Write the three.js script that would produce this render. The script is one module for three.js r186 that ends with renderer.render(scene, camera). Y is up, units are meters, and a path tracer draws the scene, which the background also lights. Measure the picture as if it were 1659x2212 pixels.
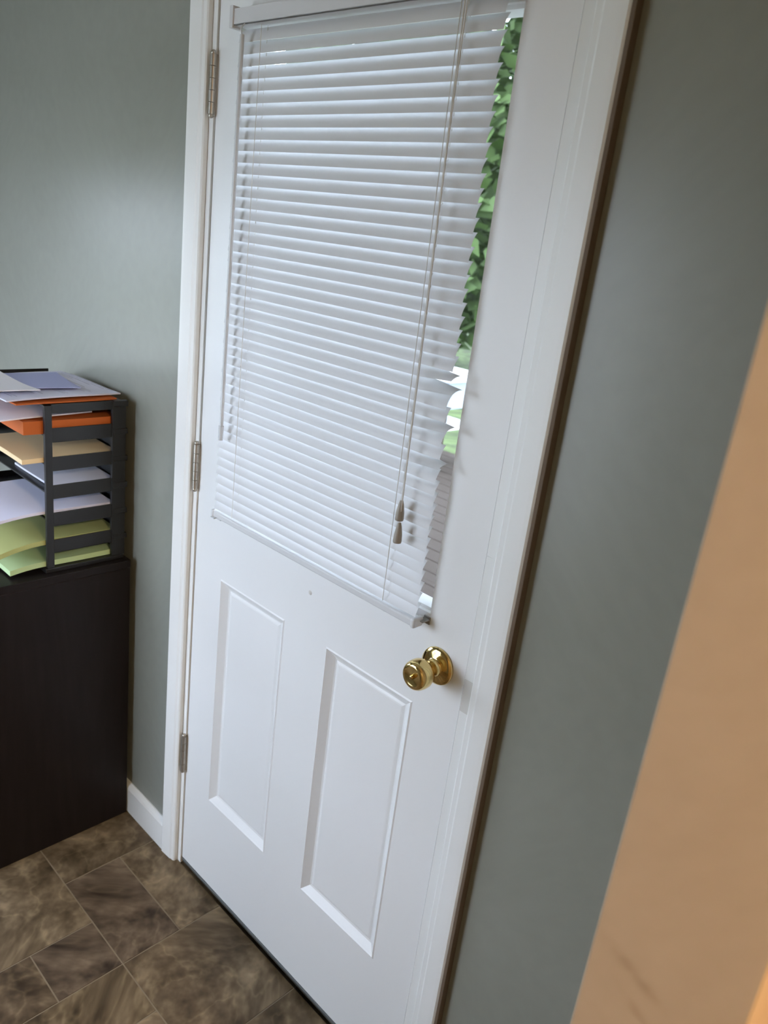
import * as THREE from 'three';
import { mergeGeometries } from 'three/addons/utils/BufferGeometryUtils.js';
import { RoundedBoxGeometry } from 'three/addons/geometries/RoundedBoxGeometry.js';
import { ImprovedNoise } from 'three/addons/math/ImprovedNoise.js';

// ---------------------------------------------------------------- camera, sky, exposure
const scene = new THREE.Scene();
const camera = new THREE.PerspectiveCamera(66.32, 1659 / 2212, 0.02, 200);
{
  const right = new THREE.Vector3(0.70593, 0.12002, -0.69804);
  const up = new THREE.Vector3(-0.31212, 0.93740, -0.15447);
  const back = new THREE.Vector3(0.63580, 0.32691, 0.69920);
  camera.quaternion.setFromRotationMatrix(new THREE.Matrix4().makeBasis(right, up, back));
  camera.position.set(0, 1.6464, 0.95);
}
camera.focus = 1.45; camera.userData.fStop = 5.6;
scene.add(camera);

const renderer = new THREE.WebGLRenderer({ antialias: true });
renderer.toneMapping = THREE.LinearToneMapping;
renderer.toneMappingExposure = 1.07;
renderer.shadowMap.enabled = true;

// overcast daylight: even, a little cool
scene.background = new THREE.Color().setRGB(8.8, 10.1, 12.1);
scene.environment = null;

// ---------------------------------------------------------------- helpers
let seed = 20240611;
const rnd = () => { seed = (seed * 1664525 + 1013904223) >>> 0; return seed / 4294967296; };
const rr = (a, b) => a + (b - a) * rnd();
const perlin = new ImprovedNoise();
const taken = new Map();
function numbered(name) {
  const n = taken.get(name) || 0; taken.set(name, n + 1);
  return n ? name + '_' + String(n).padStart(3, '0') : name;
}
function finish(o) { o.castShadow = true; o.receiveShadow = true; return o; }
function mesh(name, geo, mat, parent, label) {
  const g = Array.isArray(geo) ? mergeGeometries(geo.map(clean)) : geo;
  const m = finish(new THREE.Mesh(g, mat));
  m.name = parent === scene ? numbered(name) : name;
  if (label) m.userData.label = label;
  parent.add(m); return m;
}
function clean(g) { const h = g.index ? g.toNonIndexed() : g; for (const k of Object.keys(h.attributes)) if (!['position', 'normal', 'uv'].includes(k)) h.deleteAttribute(k); return h; }
function tag(o, label, category, group, kind) {
  o.userData.label = label; o.userData.category = category;
  if (group) o.userData.group = group;
  if (kind) o.userData.kind = kind;
  return o;
}
function thing(name, label, category, pos = [0, 0, 0], group, kind) {
  const o = new THREE.Group(); o.name = numbered(name); o.position.set(...pos); scene.add(o);
  return tag(o, label, category, group, kind);
}
// box given by its limits
function bx(x0, x1, y0, y1, z0, z1, r = 0) {
  const w = x1 - x0, h = y1 - y0, d = z1 - z0;
  const g = r ? new RoundedBoxGeometry(w, h, d, 2, Math.min(r, w * 0.49, h * 0.49, d * 0.49)) : new THREE.BoxGeometry(w, h, d);
  return g.translate((x0 + x1) / 2, (y0 + y1) / 2, (z0 + z1) / 2);
}
function rect(x0, x1, y0, y1) {
  const s = new THREE.Shape(); s.moveTo(x0, y0); s.lineTo(x1, y0); s.lineTo(x1, y1); s.lineTo(x0, y1); s.closePath(); return s;
}
function slab(outer, holes, z0, z1) {
  const s = rect(...outer);
  for (const h of holes) { const [a, b, c, d] = h; const p = new THREE.Path(); p.moveTo(a, c); p.lineTo(a, d); p.lineTo(b, d); p.lineTo(b, c); p.closePath(); s.holes.push(p); }
  return new THREE.ExtrudeGeometry(s, { depth: z1 - z0, bevelEnabled: false }).translate(0, 0, z0);
}
function tube(points, r, seg = 24, rad = 8) {
  return new THREE.TubeGeometry(new THREE.CatmullRomCurve3(points.map(p => new THREE.Vector3(...p))), seg, r, rad);
}
function lathe(profile, seg = 40) { return new THREE.LatheGeometry(profile.map(p => new THREE.Vector2(...p)), seg); }

// ---------------------------------------------------------------- textures
function noiseTex(size, fn, srgb) {
  const d = new Uint8Array(size * size * 4);
  for (let j = 0; j < size; j++) for (let i = 0; i < size; i++) {
    const c = fn(i / size, j / size); const k = (j * size + i) * 4;
    d[k] = Math.max(0, Math.min(255, c[0] * 255)); d[k + 1] = Math.max(0, Math.min(255, c[1] * 255)); d[k + 2] = Math.max(0, Math.min(255, c[2] * 255)); d[k + 3] = 255;
  }
  const t = new THREE.DataTexture(d, size, size, THREE.RGBAFormat);
  t.magFilter = THREE.LinearFilter; t.minFilter = THREE.LinearMipmapLinearFilter; t.generateMipmaps = true;
  t.wrapS = t.wrapT = THREE.RepeatWrapping; if (srgb) t.colorSpace = THREE.SRGBColorSpace; t.needsUpdate = true; return t;
}
// tileable fractal noise on the unit square
function fbm(u, v, f, oct, z) {
  let s = 0, a = 0.5, q = f;
  for (let o = 0; o < oct; o++) {
    const A = 2 * Math.PI * u, B = 2 * Math.PI * v, R = q / (2 * Math.PI);
    s += a * perlin.noise(R * Math.cos(A) + 31.7 + z, R * Math.sin(A) + R * Math.cos(B) * 1.0 + 11.3, R * Math.sin(B) + 7.1 + o * 3.3);
    a *= 0.5; q *= 2;
  }
  return s;
}
const rollerBump = noiseTex(256, (u, v) => { const n = 0.5 + 0.9 * fbm(u, v, 60, 3, 2); return [n, n, n]; });
const wallTint = (c, z) => noiseTex(256, (u, v) => {
  const n = fbm(u, v, 5, 4, z) * 0.014 + fbm(u, v, 40, 2, z + 5) * 0.02; return c.map(k => k + n);
}, true);
const wallTex = wallTint([0.555, 0.563, 0.527], 1);
const hallTex = wallTint([0.755, 0.650, 0.535], 9);

// the partition end carries a few finger smudges near waist height
const stubTex = noiseTex(512, (u, v) => {
  const n = fbm(u, v, 5, 4, 9) * 0.014 + fbm(u, v, 40, 2, 14) * 0.02;
  let m = 0;
  for (const [su, sv, a, lx, ly, k] of [[0.826, 0.048, -0.35, 0.026, 0.008, 0.065], [0.852, 0.036, -0.45, 0.018, 0.007, 0.045], [0.845, 0.008, -0.6, 0.022, 0.006, 0.05]]) {
    const du = u - su, dv = v - sv, p = du * Math.cos(a) + dv * Math.sin(a), q = -du * Math.sin(a) + dv * Math.cos(a);
    m += k * Math.exp(-((p / lx) ** 2) - (q / ly) ** 2) * (0.7 + 1.2 * fbm(u, v, 60, 2, 33));
  }
  return [0.755 + n - m, 0.650 + n - m, 0.535 + n - m];
}, true);
const M = {};
M.wall = new THREE.MeshPhysicalMaterial({ map: wallTex, roughness: 0.33, specularIntensity: 1.0, bumpMap: rollerBump, bumpScale: 0.0001 });
M.hall = new THREE.MeshStandardMaterial({ map: hallTex, roughness: 0.62, bumpMap: rollerBump, bumpScale: 0.0002 });
M.stub = new THREE.MeshStandardMaterial({ map: stubTex, roughness: 0.62, bumpMap: rollerBump, bumpScale: 0.0002 });
M.ceiling = new THREE.MeshStandardMaterial({ color: 0xe6e5e0, roughness: 0.9 });
M.paint = new THREE.MeshPhysicalMaterial({ color: 0xe9eaea, roughness: 0.36, specularIntensity: 0.9 });
M.trim = new THREE.MeshPhysicalMaterial({ color: 0xe8e9e7, roughness: 0.34, specularIntensity: 0.9 });
M.blind = new THREE.MeshPhysicalMaterial({ color: 0xd4d5d7, roughness: 0.42, side: THREE.DoubleSide });
M.cord = new THREE.MeshStandardMaterial({ color: 0xd9d7d2, roughness: 0.8 });
M.tassel = new THREE.MeshStandardMaterial({ color: 0x9d958a, roughness: 0.5 });
M.wand = new THREE.MeshPhysicalMaterial({ color: 0xe4e8ec, roughness: 0.2, transmission: 0.25, thickness: 0.006, ior: 1.45 });
M.brass = new THREE.MeshStandardMaterial({ color: new THREE.Color().setRGB(0.72, 0.55, 0.24), metalness: 1, roughness: 0.1 });
M.hinge = new THREE.MeshStandardMaterial({ color: new THREE.Color().setRGB(0.47, 0.44, 0.39), metalness: 0.85, roughness: 0.38 });
M.seal = new THREE.MeshStandardMaterial({ color: 0x8e8b86, roughness: 0.7 });
M.plate = new THREE.MeshStandardMaterial({ color: 0xcfcdc8, roughness: 0.4 });
M.brownEdge = new THREE.MeshStandardMaterial({ color: 0x6a5a4a, roughness: 0.8 });
M.sweep = new THREE.MeshStandardMaterial({ color: 0x6b6f70, roughness: 0.6 });
M.alu = new THREE.MeshStandardMaterial({ color: 0x77746c, metalness: 0.8, roughness: 0.45 });
M.glass = new THREE.MeshPhysicalMaterial({ color: 0xffffff, roughness: 0.0, transmission: 1, thickness: 0, ior: 1.5, specularIntensity: 0.35 });
M.plastic = new THREE.MeshPhysicalMaterial({ color: 0x17181b, roughness: 0.42 });
M.bracket = new THREE.MeshPhysicalMaterial({ color: 0x8b8985, roughness: 0.35 });

// ---------------------------------------------------------------- the room shell
const OX0 = -1.458, OX1 = -0.618, OY = 2.072;        // opening for the door frame
const CEIL = 2.44, XL = -3.2, XS = -0.207, XH = -0.066, ZB = 1.75, ZS = 0.355, ZO = 1.55, HX = 1.75;
function struct(name, geo, mat, label, category) {
  const m = mesh(name, geo, mat, scene); m.userData.kind = 'structure'; m.userData.label = label; m.userData.category = category; return m;
}
function uvMetres(g) {      // box-projected uv in metres
  const p = g.attributes.position, n = g.attributes.normal, uv = new Float32Array(p.count * 2);
  for (let i = 0; i < p.count; i++) {
    const ax = Math.abs(n.getX(i)), ay = Math.abs(n.getY(i)), az = Math.abs(n.getZ(i));
    const [a, b] = az >= ax && az >= ay ? [p.getX(i), p.getY(i)] : ax >= ay ? [p.getZ(i), p.getY(i)] : [p.getX(i), p.getZ(i)];
    uv[2 * i] = a; uv[2 * i + 1] = b;
  }
  g.setAttribute('uv', new THREE.BufferAttribute(uv, 2)); return g;
}
struct('wall_back', uvMetres(slab([XL - 0.14, XH, 0, CEIL], [[OX0, OX1, -0.0, OY]], -0.14, 0)), M.wall, 'grey-green painted wall around the white door', 'wall');
// left wall with a small second window
const WZ0 = 0.72, WZ1 = 1.5, WY0 = 0.75, WY1 = 1.75, FX0 = -2.5, FX1 = -1.42, FY0 = 0.5, FY1 = 1.88;
{
  const g = slab([-ZB - 0.12, 0.14, 0, CEIL], [[-WZ1, -WZ0, WY0, WY1]], -0.14, 0).rotateY(Math.PI / 2).translate(XL, 0, 0);
  struct('wall_left', uvMetres(g), M.wall, 'grey-green side wall with a small daylight window', 'wall');
}
struct('wall_front', uvMetres(slab([XL - 0.14, HX, 0, CEIL], [[FX0, FX1, FY0, FY1]], ZB, ZB + 0.12)), M.wall, 'grey-green wall facing the white door', 'wall');
// partition between office and hall: stub beside the door, opening, rest
const stub = struct('wall_partition', uvMetres(new RoundedBoxGeometry(XH - XS, CEIL, ZS, 3, 0.004).translate((XH + XS) / 2, CEIL / 2, ZS / 2)), M.stub, 'tan painted wall end at the edge of the opening', 'wall');
struct('wall_partition', uvMetres(bx(XS, XH, 0, CEIL, ZO, ZB)), M.hall, 'tan partition wall on the far side of the opening', 'wall');
struct('wall_hall_back', uvMetres(bx(XH, HX + 0.12, 0, CEIL, -0.14, 0)), M.hall, 'tan hall wall beside the partition end', 'wall');
struct('wall_right', uvMetres(bx(HX, HX + 0.12, 0, CEIL, 0, ZB + 0.12)), M.hall, 'tan hall wall opposite the office opening', 'wall');
struct('ceiling', bx(XL - 0.14, HX + 0.12, CEIL, CEIL + 0.1, -0.14, ZB + 0.12), M.ceiling, 'plain white ceiling', 'ceiling');

// windows: frame, mullion, panes, sill, built facing +Z and turned into place
function buildWindow(name, label, w, h, pos, turn) {
  const g = new THREE.Group(); g.name = name; g.userData = { kind: 'structure', label, category: 'window' }; g.position.set(...pos); g.rotation.y = turn; scene.add(g);
  const f = 0.045, x = w / 2, z0 = -0.10, z1 = -0.05;
  mesh('frame', slab([-x, x, 0, h], [[-x + f, x - f, f, h - f]], z0, z1), M.trim, g);
  mesh('mullion', bx(-0.03, 0.03, f, h - f, z0, z1), M.trim, g);
  for (const [a, b] of [[-x + f, -0.03], [0.03, x - f]]) mesh('pane', new THREE.PlaneGeometry(b - a, h - 2 * f).translate((a + b) / 2, h / 2, (z0 + z1) / 2), M.glass, g);
  mesh('sill', bx(-x - 0.05, x + 0.05, -0.03, -0.001, -0.05, 0.03, 0.004), M.trim, g);
}
buildWindow('window_1', 'white framed daylight window in the wall facing the door', FX1 - FX0, FY1 - FY0, [(FX0 + FX1) / 2, FY0, ZB], Math.PI);
buildWindow('window_2', 'white framed small daylight window in the side wall', WZ1 - WZ0, WY1 - WY0, [XL, WY0, (WZ0 + WZ1) / 2], Math.PI / 2);

// ---------------------------------------------------------------- floor of stone-look vinyl tiles in an ashlar layout
const groutMat = new THREE.MeshStandardMaterial({ color: new THREE.Color().setRGB(0.21, 0.165, 0.11), roughness: 0.8 });
const floor = struct('floor', bx(XL - 0.14, HX + 0.12, -0.08, -0.0009, -0.14, ZB + 0.12), groutMat, 'brown stone-look vinyl tile floor', 'floor');
{
  const mats = [];
  const bases = [[0.385, 0.325, 0.245], [0.372, 0.312, 0.238], [0.395, 0.335, 0.255], [0.342, 0.286, 0.226], [0.38, 0.32, 0.237]];
  bases.forEach((b, q) => {
    const t = noiseTex(256, (u, v) => {
      const a = fbm(u, v, 9, 5, q * 13 + 3), s = fbm(u, v, 34, 3, q * 7 + 40);
      const vein = Math.max(0, 0.05 - Math.abs(fbm(u, v, 6, 4, q * 5 + 80))) * 1.4;
      const k = a * 0.34 + s * 0.14;
      return [b[0] + k + vein, b[1] + k * 0.92 + vein * 0.95, b[2] + k * 0.8 + vein * 0.75];
    }, true);
    for (let j = 0; j < 2; j++) { const c = t.clone(); c.offset.set(rnd(), rnd()); c.rotation = j * Math.PI / 2; c.needsUpdate = true; mats.push(new THREE.MeshPhysicalMaterial({ map: c, roughness: 0.48, specularIntensity: 0.6, bumpMap: c, bumpScale: 0.0006 })); }
  });
  const m = 0.15, nx = 20, nz = 12, gap = 0.0034, used = new Set(), geos = {};
  const gx0 = XS + 0.003;
  for (let j = 0; j < nz; j++) for (let i = 0; i < nx; i++) {
    if (used.has(i + ',' + j)) continue;
    const opts = [[2, 2], [2, 2], [1, 2], [2, 1], [1, 1], [3, 2]].sort(() => rnd() - 0.5); opts.push([1, 1]);
    const [w, h] = opts.find(([a, b]) => { if (i + a > nx || j + b > nz) return false; for (let p = 0; p < a; p++) for (let q = 0; q < b; q++) if (used.has((i + p) + ',' + (j + q))) return false; return true; });
    for (let p = 0; p < w; p++) for (let q = 0; q < h; q++) used.add((i + p) + ',' + (j + q));
    const key = w + 'x' + h;
    const g = geos[key] || (geos[key] = uvMetres(new THREE.BoxGeometry(w * m - gap, 0.0009, h * m - gap)));
    const t = mesh('tile', g, mats[Math.floor(rnd() * mats.length)], floor);
    t.position.set(gx0 - (i + w / 2) * m + 0.0, -0.00045, 0.005 + (j + h / 2) * m - 0.04);
    if (t.position.z - h * m / 2 < 0.0) t.position.z += 0;
  }
  for (const t of floor.children) for (const mm of [t.material]) { mm.map.repeat.set(1.6, 1.6); }
}

// ---------------------------------------------------------------- door frame, casing, baseboard
const SX0 = -1.437, SX1 = -0.642, SY0 = 0.02, SY1 = 2.05, SZ = -0.004;
{
  const t = new THREE.Group(); t.name = 'trim_1'; t.userData = { kind: 'structure', label: 'white painted door frame and casing around the door', category: 'door frame' }; scene.add(t);
  const prof = (x0, x1, flip) => {      // casing cross-section: thin at the door, thick rounded outer edge
    const s = new THREE.Shape(), w = x1 - x0, P = [[0, 0], [0, 0.009], [0.003, 0.0115], [0.012, 0.0125], [0.016, 0.0145], [w - 0.012, 0.0165], [w - 0.004, 0.0165], [w - 0.0008, 0.014], [w, 0.0105], [w, 0]];
    P.forEach(([a, b], i) => { const X = flip ? x1 - a : x0 + a; i ? s.lineTo(X, -b) : s.moveTo(X, -b); }); s.closePath();
    return new THREE.ExtrudeGeometry(s, { depth: 2.135, bevelEnabled: false }).rotateX(-Math.PI / 2);
  };
  mesh('casing', prof(-1.512, -1.455, true), M.trim, t);
  mesh('casing', prof(-0.616, -0.563, false), M.trim, t);
  mesh('casing', bx(-1.512, -0.563, 2.078, 2.135, 0, 0.0165, 0.003), M.trim, t);
  mesh('casing_edge', bx(-0.5629, -0.5565, 0, 2.135, 0.0002, 0.0155, 0.001), M.brownEdge, t, 'dark brown strip along the outer edge of the casing');  // narrow dark brown strip down the outer side of the right casing
  mesh('jamb', bx(OX0 + 0.0005, SX0 - 0.003, 0, OY - 0.02, -0.138, -0.0005), M.trim, t);
  mesh('jamb', bx(SX1 + 0.003, OX1 - 0.0005, 0, OY - 0.02, -0.138, -0.0005), M.trim, t);
  mesh('jamb', bx(OX0 + 0.0005, OX1 - 0.0005, OY - 0.0195, OY - 0.0005, -0.138, -0.0005), M.trim, t);
  mesh('door_stop', bx(SX0 - 0.003, SX0 + 0.012, 0.02, OY - 0.02, -0.09, -0.052), M.trim, t);
  mesh('door_stop', bx(SX1 - 0.012, SX1 + 0.003, 0.02, OY - 0.02, -0.09, -0.052), M.trim, t);
  mesh('door_stop', bx(SX0 + 0.012, SX1 - 0.012, OY - 0.035, OY - 0.0195, -0.09, -0.052), M.trim, t);
  mesh('threshold', bx(SX0 - 0.003, SX1 + 0.003, 0, 0.016, -0.138, -0.006, 0.004), M.alu, t, 'dull metal threshold');
  const sp = mesh('strike_plate', bx(SX1 + 0.004, SX1 + 0.022, 0.925, 0.985, -0.0005, 0.0006), M.plate, t, 'small dull strike plate');
  mesh('strike_plate', bx(SX1 + 0.004, SX1 + 0.022, 1.165, 1.205, -0.0005, 0.0006), M.trim, t);
}
function baseboard(name, x0, x1, label) {
  const s = new THREE.Shape(); [[0, 0], [0.014, 0], [0.014, 0.078], [0.011, 0.085], [0.006, 0.089], [0.003, 0.092], [0, 0.092]].forEach(([a, b], i) => i ? s.lineTo(a, b) : s.moveTo(a, b)); s.closePath();
  const g = new THREE.ExtrudeGeometry(s, { depth: x1 - x0, bevelEnabled: false }).rotateY(-Math.PI / 2).translate(x1, 0, 0);
  struct(name, g, M.trim, label, 'baseboard');
}
baseboard('baseboard_left', XL, -1.5125, 'white baseboard running behind the dark cabinet');
baseboard('baseboard_right', -0.5562, XS, 'white baseboard on the grey wall by the partition');

// ---------------------------------------------------------------- the door
{
  const d = new THREE.Group(); d.name = 'door_1'; d.userData = { kind: 'structure', label: 'white half-glazed panel door with brass knob', category: 'door' }; scene.add(d);
  const G = [-1.346, -0.733, 1.062, 1.962];                       // glass opening
  const P1 = [-1.334, -1.104, 0.276, 0.884], P2 = [-0.974, -0.742, 0.276, 0.884];
  mesh('door_slab', slab([SX0, SX1, SY0, SY1], [G, P1, P2], -0.048, SZ), M.paint, d);
  for (const P of [P1, P2]) {                                     // moulded panels: ring profile of inset and depth
    const rings = [[0, 0], [0.003, 0.0015], [0.006, -0.001], [0.019, -0.0105], [0.023, -0.0115], [0.028, -0.010], [0.031, -0.0095]];
    const pos = [], idx = [];
    const corner = (k) => { const [i, z] = rings[k]; return [[P[0] + i, P[2] + i], [P[1] - i, P[2] + i], [P[1] - i, P[3] - i], [P[0] + i, P[3] - i]].map(c => [c[0], c[1], SZ + z]); };
    const quad = (a, b, c, e) => { const o = pos.length / 3; for (const v of [a, b, c, e]) pos.push(...v); idx.push(o, o + 1, o + 2, o, o + 2, o + 3); };
    for (let k = 0; k + 1 < rings.length; k++) { const A = corner(k), B = corner(k + 1); for (let s = 0; s < 4; s++) { const n = (s + 1) % 4; quad(A[s], A[n], B[n], B[s]); } }
    const L = corner(rings.length - 1); quad(L[0], L[1], L[2], L[3]);
    quad([P[0], P[2], -0.04], [P[0], P[3], -0.04], [P[1], P[3], -0.04], [P[1], P[2], -0.04]);
    const g = new THREE.BufferGeometry(); g.setAttribute('position', new THREE.Float32BufferAttribute(pos, 3)); g.setIndex(idx); 
    g.setAttribute('uv', new THREE.Float32BufferAttribute(new Float32Array(pos.length / 3 * 2), 2)); g.computeVertexNormals();
    mesh('panel', g, M.paint, d);
  }
  // glazing stop and pane
  const gl = [G[0] + 0.006, G[1] - 0.006, G[2] + 0.006, G[3] - 0.006];
  mesh('glazing_bead', slab([G[0] - 0.0, G[1] + 0.0, G[2] - 0.0, G[3] + 0.0], [gl], -0.045, -0.012), M.paint, d);
  mesh('pane', new THREE.PlaneGeometry(gl[1] - gl[0] + 0.004, gl[3] - gl[2] + 0.004).translate((gl[0] + gl[1]) / 2, (gl[2] + gl[3]) / 2, -0.027), M.glass, d);
  mesh('door_sweep', bx(SX0 + 0.004, SX1 - 0.004, 0.0165, 0.021, -0.04, SZ + 0.003), M.sweep, d, 'grey rubber door sweep');
  // knob
  const kx = -0.700, ky = 0.978;
  const knob = mesh('door_knob', lathe([[0.0001, 0], [0.0335, 0], [0.0340, 0.002], [0.0325, 0.005], [0.026, 0.008], [0.017, 0.0095], [0.0135, 0.012], [0.0125, 0.018], [0.0135, 0.026], [0.018, 0.031], [0.0235, 0.036], [0.0262, 0.043], [0.0265, 0.050], [0.0255, 0.058], [0.0235, 0.0625], [0.020, 0.0655], [0.0155, 0.0655], [0.0135, 0.064], [0.0001, 0.0635]], 48).rotateX(Math.PI / 2), M.brass, d, 'polished brass door knob');
  knob.position.set(kx, ky, SZ);
  mesh('latch_edge', bx(SX1 - 0.0008, SX1 + 0.0006, 0.95, 1.006, -0.038, -0.014), M.brass, d, 'brass latch plate on the door edge');
  mesh('lock_button', lathe([[0.0001, 0.0], [0.0035, 0], [0.0035, 0.005], [0.003, 0.006], [0.0001, 0.006]], 20).rotateX(Math.PI / 2).translate(0, 0, 0.0636), M.brass, knob);
  // a small filled screw hole on the middle rail
  mesh('screw_plug', lathe([[0.0001, 0.0012], [0.004, 0.001], [0.005, 0]], 16).rotateX(Math.PI / 2).translate(-1.035, 0.975, SZ), M.cord, d);
  // hinges on the left edge
  for (const cy of [1.884, 1.119, 0.354]) {
    const h = mesh('hinge', bx(SX0 - 0.018, SX0 + 0.0, cy - 0.052, cy + 0.052, -0.0045, 0.0004), M.hinge, d, 'dull metal hinge');
    for (let k = 0; k < 5; k++) { const kn = mesh('knuckle', new THREE.CylinderGeometry(0.0062, 0.0062, 0.0198, 14), M.hinge, h); kn.position.set(SX0 - 0.004, cy - 0.0416 + k * 0.0208, 0.0045); }
    for (const s of [-1, 1]) { const tip = mesh('pin_tip', new THREE.SphereGeometry(0.0052, 12, 8), M.hinge, h); tip.position.set(SX0 - 0.004, cy + s * 0.054, 0.0045); }
  }
}

// ---------------------------------------------------------------- the mini blind on the door
{
  const b = thing('mini_blind', 'closed white horizontal mini blind hanging over the door glass', 'blind', [-1.037, 1.06, 0]);
  const L = (x) => x + 1.037, B0 = -1.333, B1 = -0.741, zc = 0.0185;
  const oy = -1.06;
  // headrail
  mesh('headrail', [bx(L(B0 - 0.006), L(B1 + 0.006), 1.968 + oy, 1.970 + oy, SZ + 0.004, 0.034), bx(L(B0 - 0.006), L(B1 + 0.006), 1.968 + oy, 1.994 + oy, 0.032, 0.034), bx(L(B0 - 0.006), L(B1 + 0.006), 1.968 + oy, 1.994 + oy, SZ + 0.003, SZ + 0.005)], M.blind, b);
  for (const s of [B0 - 0.014, B1 + 0.004]) mesh('end_bracket', bx(L(s), L(s + 0.010), 1.964 + oy, 1.999 + oy, SZ + 0.0005, 0.037, 0.001), M.blind, b);
  const slatGeo = (x0, x1, tip) => {         // slightly crowned, tilted closed: lower edge to the room
    const W = 0.0248, N = 8, nx = tip ? 8 : 2, th = THREE.MathUtils.degToRad(65), pos = [], idx = [], uv = [];
    for (let i = 0; i <= nx; i++) for (let j = 0; j <= N; j++) {
      const f = i / nx, x = x0 + (x1 - x0) * f, s = (j / N - 0.5) * W, c = 0.0023 * (1 - (2 * s / W) ** 2);
      const k = tip ? Math.max(0, (f - 0.955) / 0.045) : 0, t = th * (1 - 0.75 * k);
      pos.push(x, s * Math.sin(t) + c * Math.cos(t), -s * Math.cos(t) + c * Math.sin(t) + k * 0.006); uv.push(f, j / N);
    }
    for (let i = 0; i < nx; i++) for (let j = 0; j < N; j++) { const a = i * (N + 1) + j, e = a + N + 1; idx.push(a, e, a + 1, a + 1, e, e + 1); }
    const g = new THREE.BufferGeometry(); g.setAttribute('position', new THREE.Float32BufferAttribute(pos, 3)); g.setAttribute('uv', new THREE.Float32BufferAttribute(uv, 2)); g.setIndex(idx); g.computeVertexNormals(); return g;
  };
  const plain = slatGeo(L(B0), L(B1), false), n = 46, y0 = 1.954, y1 = 1.070, bent = { 25: 0.012, 26: 0.016, 29: 0.013, 32: 0.012 };
  for (let i = 0; i < n; i++) {
    const y = y0 + (y1 - y0) * i / (n - 1);
    const m = mesh('slat', bent[i] ? slatGeo(L(B0), L(B1) + bent[i], true) : plain, M.blind, b);
    m.position.set(rr(-0.0018, 0.0018), y + oy, zc); m.rotation.z = rr(-0.0012, 0.0012); m.rotation.x = rr(-0.014, 0.014);
  }
  const rail = mesh('bottom_rail', bx(L(B0 - 0.002), L(B1 + 0.002), 1.041 + oy, 1.056 + oy, zc - 0.011, zc + 0.011, 0.004), M.blind, b);
  for (const x of [B0 - 0.004, B1 - 0.006]) mesh('end_cap', bx(L(x), L(x + 0.010), 1.0395 + oy, 1.0575 + oy, zc - 0.0125, zc + 0.0125, 0.004), M.blind, rail);
  for (const x of [-1.262, -0.815]) {
    for (const z of [zc + 0.0105, zc - 0.0105]) mesh('ladder_cord', new THREE.CylinderGeometry(0.0007, 0.0007, 0.905, 6).translate(L(x), 1.513 + oy, z), M.cord, b);
    mesh('route_cord', new THREE.CylinderGeometry(0.0006, 0.0006, 0.905, 6).translate(L(x + 0.004), 1.513 + oy, zc), M.cord, b);
    mesh('ladder_button', new THREE.CylinderGeometry(0.004, 0.004, 0.003, 12).translate(L(x), 1.0390 + oy, zc), M.blind, b);
  }
  // lift cords and tassels
  for (const [x, yb, z] of [[-0.793, 1.252, 0.039], [-0.7885, 1.215, 0.042]]) {
    mesh('lift_cord', tube([[L(x - 0.012), 1.972 + oy, 0.034], [L(x - 0.006), 1.80 + oy, z], [L(x - 0.002), 1.5 + oy, z + 0.001], [L(x), yb + oy, z]], 0.0011, 30, 6), M.cord, b);
    mesh('tassel', lathe([[0.0001, 0], [0.0068, 0], [0.0074, 0.003], [0.0068, 0.014], [0.0045, 0.028], [0.0028, 0.034], [0.0001, 0.035]], 18).translate(L(x), yb + oy - 0.034, z), M.tassel, b, 'grey cord tassel');
  }
  // tilt wand
  mesh('tilt_wand', [new THREE.CylinderGeometry(0.0042, 0.0042, 0.72, 6).translate(L(-1.301), 1.590 + oy, 0.040), new THREE.CylinderGeometry(0.0055, 0.0045, 0.03, 10).translate(L(-1.301), 1.235 + oy, 0.040), tube([[L(-1.301), 1.948 + oy, 0.040], [L(-1.301), 1.958 + oy, 0.043], [L(-1.301), 1.968 + oy, 0.036]], 0.0012, 10, 6)], M.wand, b, 'clear plastic tilt wand');
  // hold-down brackets at the bottom corners
  for (const [x, y] of [[-1.352, 1.030], [-0.737, 1.052]]) mesh('hold_down_bracket', [bx(L(x - 0.007), L(x + 0.007), y - 0.010 + oy, y + 0.004 + oy, SZ + 0.0004, SZ + 0.003, 0.001), bx(L(x - 0.007), L(x + 0.007), y - 0.002 + oy, y + 0.0005 + oy, SZ + 0.002, 0.016, 0.001)], x < -1 ? M.blind : M.bracket, b);
}

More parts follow.
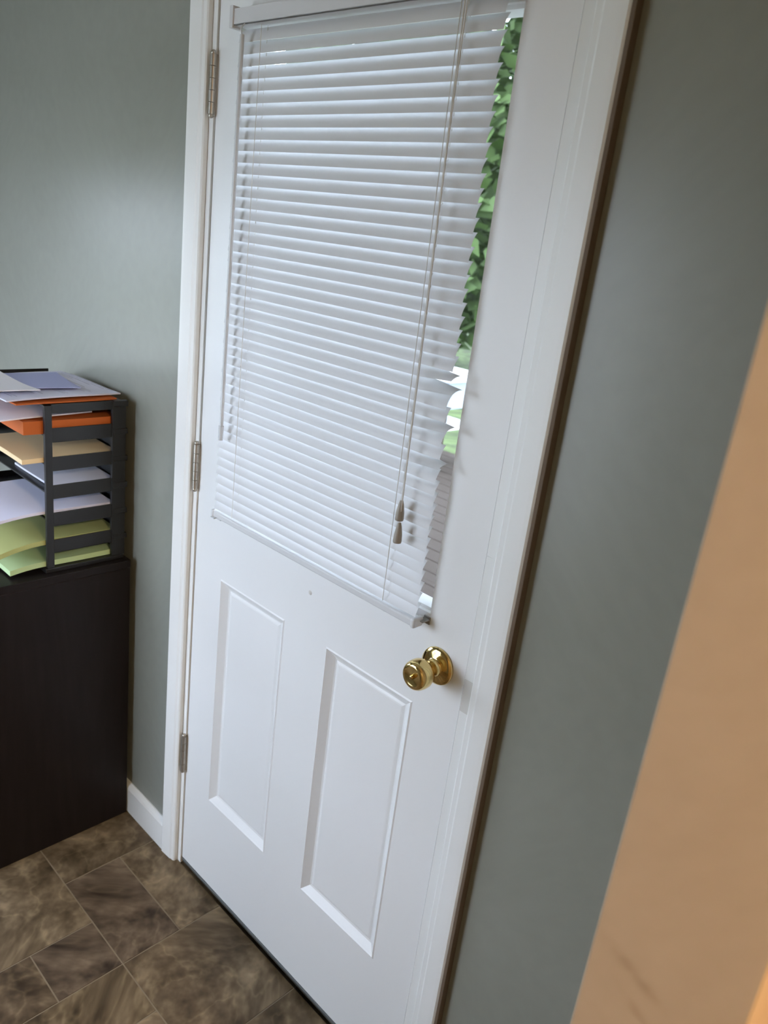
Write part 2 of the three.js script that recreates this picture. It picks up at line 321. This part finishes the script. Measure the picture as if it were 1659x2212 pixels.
// ---------------------------------------------------------------- dark cabinet
const CX0 = -2.47, CX1 = -1.700, CZ0 = 0.017, CZ1 = 0.41, CT = 0.797;
{
  const grain = noiseTex(256, (u, v) => { const g = fbm(u, v * 0.2, 24, 3, 61) * 0.03 + fbm(u, v, 4, 2, 70) * 0.012; return [0.112 + g, 0.096 + g, 0.10 + g]; }, true);
  const wood = new THREE.MeshPhysicalMaterial({ map: grain, roughness: 0.38, specularIntensity: 0.35 });
  const c = thing('storage_cabinet', 'black-brown cabinet with a plain side standing against the wall beside the door', 'cabinet', [(CX0 + CX1) / 2, 0, 0]);
  const l = (x) => x - (CX0 + CX1) / 2;
  mesh('side_panel', bx(l(CX1 - 0.018), l(CX1), 0, CT - 0.0225, CZ0, CZ1 - 0.02, 0.001), wood, c);
  mesh('side_panel', bx(l(CX0), l(CX0 + 0.018), 0, CT - 0.0225, CZ0, CZ1 - 0.02, 0.001), wood, c);
  mesh('back_panel', bx(l(CX0 + 0.0185), l(CX1 - 0.0185), 0.05, CT - 0.0225, CZ0 + 0.001, CZ0 + 0.008), wood, c);
  mesh('bottom_panel', bx(l(CX0 + 0.0185), l(CX1 - 0.0185), 0.05, 0.068, CZ0 + 0.009, CZ1 - 0.021), wood, c);
  mesh('kick_board', bx(l(CX0 + 0.0185), l(CX1 - 0.0185), 0, 0.0495, CZ1 - 0.06, CZ1 - 0.045), wood, c);
  mesh('top_panel', bx(l(CX0 - 0.003), l(CX1 + 0.003), CT - 0.022, CT, CZ0, CZ1, 0.002), wood, c);
  const xm = (CX0 + CX1) / 2;
  for (const [a, b2, hx] of [[CX0 + 0.001, xm - 0.0015, xm - 0.04], [xm + 0.0015, CX1 - 0.001, xm + 0.04]]) {
    const dr = mesh('cabinet_door', bx(l(a), l(b2), 0.05, CT - 0.025, CZ1 - 0.019, CZ1 - 0.001, 0.0015), wood, c);
    mesh('handle', lathe([[0.0001, 0.022], [0.011, 0.021], [0.013, 0.016], [0.006, 0.010], [0.005, 0]], 20).rotateX(Math.PI / 2).translate(l(hx), 0.55, CZ1 - 0.0012), M.plastic, dr);
  }
}

// ---------------------------------------------------------------- six-tier paper organizer on the cabinet
const RX0 = -2.068, RX1 = -1.716, RZ0 = 0.027, RZ1 = 0.222, RY = CT, TIER = 0.0682;
{
  const o = thing('desk_organizer', 'black six-tier paper tray organizer on top of the dark cabinet', 'organizer', [(RX0 + RX1) / 2, RY, 0]);
  const l = (x) => x - (RX0 + RX1) / 2;
  mesh('base', bx(l(RX0), l(RX1), 0, 0.012, RZ0, RZ1 + 0.004, 0.002), M.plastic, o);
  mesh('back_panel', bx(l(RX0 + 0.004), l(RX1 - 0.004), 0.0125, 6 * TIER - 0.002, RZ0, RZ0 + 0.003), M.plastic, o);
  for (let k = 1; k <= 6; k++) {
    const y = k * TIER;
    const t = mesh('tray', bx(l(RX0 + 0.004), l(RX1 - 0.004), y - 0.003, y, RZ0 + 0.0035, RZ1 - 0.002), M.plastic, o);
    for (const [a, b2] of [[RX0 + 0.0005, RX0 + 0.0038], [RX1 - 0.0038, RX1 - 0.0005]]) mesh('tray_lip', bx(l(a), l(b2), y - 0.018, y + (k === 6 ? (a < -1.9 ? 0.012 : 0.003) : 0.016), RZ0 + 0.034, RZ1 - 0.016, 0.001), M.plastic, t);
    for (const [a, b2] of [[RX0 - 0.002, RX0 + 0.012], [RX1 - 0.012, RX1 + 0.002]]) mesh('stacking_collar', bx(l(a), l(b2), y - 0.012, y + 0.002, RZ0 - 0.007, RZ0 + 0.03, 0.002), M.plastic, t);
  }
  for (const [a, b2] of [[RX0, RX0 + 0.010], [RX1 - 0.010, RX1]]) {
    mesh('side_post', bx(l(a), l(b2), 0.0125, 6 * TIER, RZ0 - 0.002, RZ0 + 0.033, 0.0015), M.plastic, o);
    mesh('side_post', bx(l(a), l(b2), 0.0125, 6 * TIER, RZ1 - 0.017, RZ1, 0.0015), M.plastic, o);
  }
}
// papers: bent sheets with thickness. Each is defined over u (across, X) and v (front to back, Z)
function paper(name, label, category, col, { x0, x1, z0, z1, y, th = 0.002, droop = 0, from = 0.2, wave = 0.001, turn = 0, group, rough = 0.75, lines = null }) {
  const nx = 8, nz = 14, cx = (x0 + x1) / 2, cz = (z0 + z1) / 2, g = new THREE.BoxGeometry(x1 - x0, th, z1 - z0, nx, 1, nz), p = g.attributes.position;
  const ph = rnd() * 6;
  for (let i = 0; i < p.count; i++) {
    let X = p.getX(i), Yy = p.getY(i) + th / 2, Z = p.getZ(i);
    const wz = Z + cz, e = Math.max(0, wz - from);
    Yy += -droop * e * e + wave * (1 + Math.sin(X * 19 + ph + Z * 14));
    p.setXYZ(i, X, Yy, Z);
  }
  g.computeVertexNormals();
  const mat = new THREE.MeshStandardMaterial({ color: col, roughness: rough, map: lines });
  const m = mesh(name, g, mat, scene); m.position.set(cx, y, cz); m.rotation.y = turn;
  return tag(m, label, category, group);
}
const ty = (k) => RY + k * TIER + 0.0006;
const printTex = noiseTex(256, (u, v) => {            // faint printed lines on a form
  const row = Math.floor(v * 34), inl = (v * 34) % 1, ink = inl > 0.3 && inl < 0.62 && u > 0.08 && u < 0.3 + 0.6 * Math.abs(Math.sin(row * 12.9898)) && Math.sin(u * 260 + row * 7) > -0.35 && row % 6 !== 5;
  return ink ? [0.62, 0.64, 0.72] : [0.95, 0.955, 0.985];
}, true);
const white = 0xdfe1f0, green = 0xb9c987;
// tier by tier from the bottom
paper('paper_stack', 'pale green sheets drooping from the bottom tray of the organizer', 'paper', 0xb4cc9a, { x0: -1.955, x1: -1.7275, z0: 0.045, z1: 0.305, y: RY + 0.0125 + 0.001, th: 0.013, droop: 1.2, from: 0.224 });
paper('paper_stack', 'olive green sheets hanging out of the second lowest organizer tray', 'paper', 0xa9b074, { x0: -1.965, x1: -1.7275, z0: 0.04, z1: 0.335, y: ty(1), th: 0.012, droop: 1.4, from: 0.224 });
paper('paper_stack', 'thin dull green sheets in the organizer tray above the olive ones', 'paper', 0x8d9468, { x0: -1.96, x1: -1.7275, z0: 0.045, z1: 0.216, y: ty(2), th: 0.006, droop: 0, from: 0.224 });
paper('paper_stack', 'wide white-lilac sheet stack sticking far out of a middle organizer tray', 'paper', 0xd3d5ec, { x0: -1.975, x1: -1.7275, z0: 0.05, z1: 0.36, y: ty(2) + 0.0095, th: 0.007, droop: 0.7, from: 0.224 });
paper('paper_sheet', 'single white sheet lying flat inside the organizer above the lilac stack', 'paper', 0xdadcec, { x0: -1.95, x1: -1.73, z0: 0.04, z1: 0.20, y: ty(3), th: 0.005 });
paper('manila_folder', 'cream manila folder poking out of the upper organizer tray', 'folder', 0xe0c79c, { x0: -1.96, x1: -1.7275, z0: 0.04, z1: 0.27, y: ty(4), th: 0.011, droop: 0, from: 0.224 });
paper('orange_folder', 'orange folder bulging out of the topmost organizer slot', 'folder', 0xb4591a, { x0: -1.95, x1: -1.7275, z0: 0.04, z1: 0.265, y: ty(5), th: 0.030, droop: 0, from: 0.224 });
paper('paper_sheet', 'white sheets lying over the orange folder and out of the slot', 'paper', 0xe2e2ee, { x0: -1.965, x1: -1.745, z0: 0.10, z1: 0.33, y: ty(5) + 0.0350, th: 0.003, droop: 0.3, from: 0.224, turn: 0.06 });
paper('orange_envelope', 'orange envelope flat on top of the organizer beneath printed sheets', 'envelope', 0xb4591a, { x0: -1.98, x1: -1.722, z0: 0.05, z1: 0.29, y: ty(6) + 0.0025, th: 0.003, turn: 0.05 });
paper('paper_sheet', 'printed white form lying slanted on top of the organizer', 'paper', 0xdfe2f2, { x0: -2.0, x1: -1.735, z0: 0.035, z1: 0.315, y: ty(6) + 0.009, th: 0.003, turn: 0.10, wave: 0.002, lines: printTex });
paper('paper_sheet', 'bluish lilac sheet lying across the printed form', 'paper', 0xa9b0dc, { x0: -1.985, x1: -1.80, z0: 0.09, z1: 0.24, y: ty(6) + 0.0165, th: 0.0015, turn: -0.12, wave: 0.0016 });
paper('paper_sheet', 'crisp white sheet at the front edge of the organizer top', 'paper', 0xe6e7f2, { x0: -1.99, x1: -1.76, z0: 0.215, z1: 0.37, y: ty(6) + 0.0205, th: 0.002, turn: 0.05, wave: 0.003 });

// ---------------------------------------------------------------- hall ceiling lamp (warm), out of frame on the camera's side
{
  const h = thing('ceiling_lamp', 'round warm ceiling lamp in the hall', 'lamp', [1.15, CEIL, 0.70]);
  mesh('base', lathe([[0.0001, 0], [0.16, 0], [0.16, -0.02], [0.15, -0.025], [0.0001, -0.025]], 40), M.trim, h);
  const glow = new THREE.MeshStandardMaterial({ color: 0xfff0d8, roughness: 0.5, emissive: new THREE.Color().setRGB(1.0, 0.79, 0.52), emissiveIntensity: 1.5 });
  mesh('shade', lathe([[0.145, -0.026], [0.148, -0.05], [0.13, -0.08], [0.09, -0.10], [0.0001, -0.108]], 40), glow, h);
  const L = new THREE.SpotLight(new THREE.Color().setRGB(1.0, 0.79, 0.52), 16.5, 0, Math.PI / 2 * 0.98, 0.3, 2);
  L.position.set(0, -0.125, 0); L.target.position.set(0, -1, 0); L.castShadow = true; L.shadow.radius = 6; h.add(L); h.add(L.target);
}

// ---------------------------------------------------------------- outside
{
  const soil = noiseTex(256, (u, v) => { const a = fbm(u, v, 8, 5, 21); return [0.30 + a * 0.25, 0.36 + a * 0.3, 0.20 + a * 0.18]; }, true);
  soil.repeat.set(0.5, 0.5);
  const lawn = mesh('ground', uvMetres(bx(-40, 30, -0.4, -0.25, -40, 40)), new THREE.MeshStandardMaterial({ map: soil, roughness: 1 }), scene);
  tag(lawn, 'green lawn outside the door', 'lawn', null, 'structure');
  const deckWood = new THREE.MeshStandardMaterial({ color: 0x33281e, roughness: 0.8 });
  const deck = thing('porch_deck', 'brown wooden porch deck outside the glazed door', 'deck', [-2.2, -0.25, -2.4], null, 'structure');
  mesh('frame', bx(-3.4, 3.2, 0.0, 0.1, -2.2, 2.2), deckWood, deck);
  for (let i = 0; i < 31; i++) { const m = mesh('plank', deck.userData.pg || (deck.userData.pg = bx(-3.4, 3.2, 0, 0.03, -0.067, 0.067, 0.004)), deckWood, deck); m.position.set(0, 0.1005, -2.12 + i * 0.141); }
  delete deck.userData.pg;
  const roof = thing('added_porch_roof', 'brown roof added above the outside deck to shade the porch', 'roof', [-2.2, 3.4, -2.4], null, 'structure');  // unseen roof added to keep skylight off the porch
  mesh('ceiling_boards', bx(-3.4, 3.2, 0, 0.1, -1.8, 2.25), deckWood, roof);
  for (const x of [-3.3, 3.1]) mesh('post', bx(x - 0.05, x + 0.05, -3.52, 0, -1.75, -1.65), deckWood, roof);
  const tb = thing('patio_table', 'white-topped patio table with blue-grey apron, glimpsed past the blind', 'table', [-4.35, -0.12, -4.2]);
  const tubM = new THREE.MeshStandardMaterial({ color: 0x8f99a6, roughness: 0.5 }), lidM = new THREE.MeshStandardMaterial({ color: 0xf2f4f8, roughness: 0.4 });
  mesh('table_top', bx(-0.45, 0.45, 0.75, 0.79, -0.28, 0.28, 0.012), lidM, tb);
  mesh('apron', bx(-0.40, 0.40, 0.52, 0.749, -0.23, 0.23, 0.004), tubM, tb);
  mesh('lower_shelf', bx(-0.40, 0.40, 0.34, 0.365, -0.23, 0.23, 0.006), lidM, tb);
  for (const x of [-0.38, 0.38]) for (const z of [-0.21, 0.21]) mesh('leg', bx(x - 0.02, x + 0.02, 0.0025, 0.519, z - 0.02, z + 0.02, 0.004), deckWood, tb);
  tag(mesh('bounce_slab', bx(-12, 8, -0.245, -0.2, 3.2, 24), new THREE.MeshStandardMaterial({ color: 0xbdbcb8, roughness: 0.9 }), scene), 'pale concrete driveway added outside the office window to bounce daylight in', 'bounce_slab', null, 'structure');  // unseen pale ground added to reflect daylight through the front window
  const leafM = [0x495f33, 0x566d3d, 0x3b4f2b].map(c => new THREE.MeshStandardMaterial({ color: c, roughness: 0.7, side: THREE.DoubleSide }));
  const bark = new THREE.MeshStandardMaterial({ color: 0x54463a, roughness: 0.95 });
  function tree(label, x, z, h, R, y0, k) {
    const t = thing('leafy_tree', label, 'tree', [x, -0.25, z], 'trees and bushes outside the door');
    mesh('trunk', new THREE.CylinderGeometry(0.05, 0.11, h * 0.7, 10).translate(0, h * 0.35, 0), bark, t);
    const pos = [], nor = [], uv = [];
    for (let i = 0; i < 7000; i++) {
      const a = rnd() * 6.283, c = rr(-1, 1), q = Math.cbrt(rr(0.25, 1)), s = Math.sqrt(1 - c * c);
      const P = new THREE.Vector3(R * q * s * Math.cos(a), y0 + (h - y0) * (0.5 + 0.5 * c * q), R * q * s * Math.sin(a));
      const m = new THREE.Matrix4().makeRotationFromEuler(new THREE.Euler(rr(-1.2, 1.2), rnd() * 6.28, rr(-1, 1)));
      const w = rr(0.08, 0.17), V = [[0, -1.4], [0.8, 0], [0, 1.4], [-0.8, 0]].map(([A, B]) => new THREE.Vector3(A * w, 0, B * w).applyMatrix4(m).add(P));
      const N = new THREE.Vector3(0, -1, 0).applyMatrix4(m);
      for (const e of [0, 1, 2, 0, 2, 3]) { pos.push(V[e].x, V[e].y, V[e].z); nor.push(N.x, N.y, N.z); uv.push(0, 0); }
    }
    const g = new THREE.BufferGeometry(); g.setAttribute('position', new THREE.Float32BufferAttribute(pos, 3)); g.setAttribute('normal', new THREE.Float32BufferAttribute(nor, 3)); g.setAttribute('uv', new THREE.Float32BufferAttribute(uv, 2));
    mesh('foliage', g, leafM[k], t).userData.kind = 'stuff';
  }
  tree('tall mid-green leafy tree beyond the porch', -3.9, -8.6, 8.6, 2.3, 0.0, 0);
  tree('lighter green bush at the edge of the lawn', -8.8, -8.8, 8.4, 2.3, 0.0, 1);
  tree('dark green tree behind the lighter bush', -6.4, -13.4, 10.5, 2.6, 0.0, 2);
  tree('broad dark tree far behind the porch', -12.0, -13.4, 10.5, 2.6, 0.0, 2);
}
renderer.render(scene, camera);
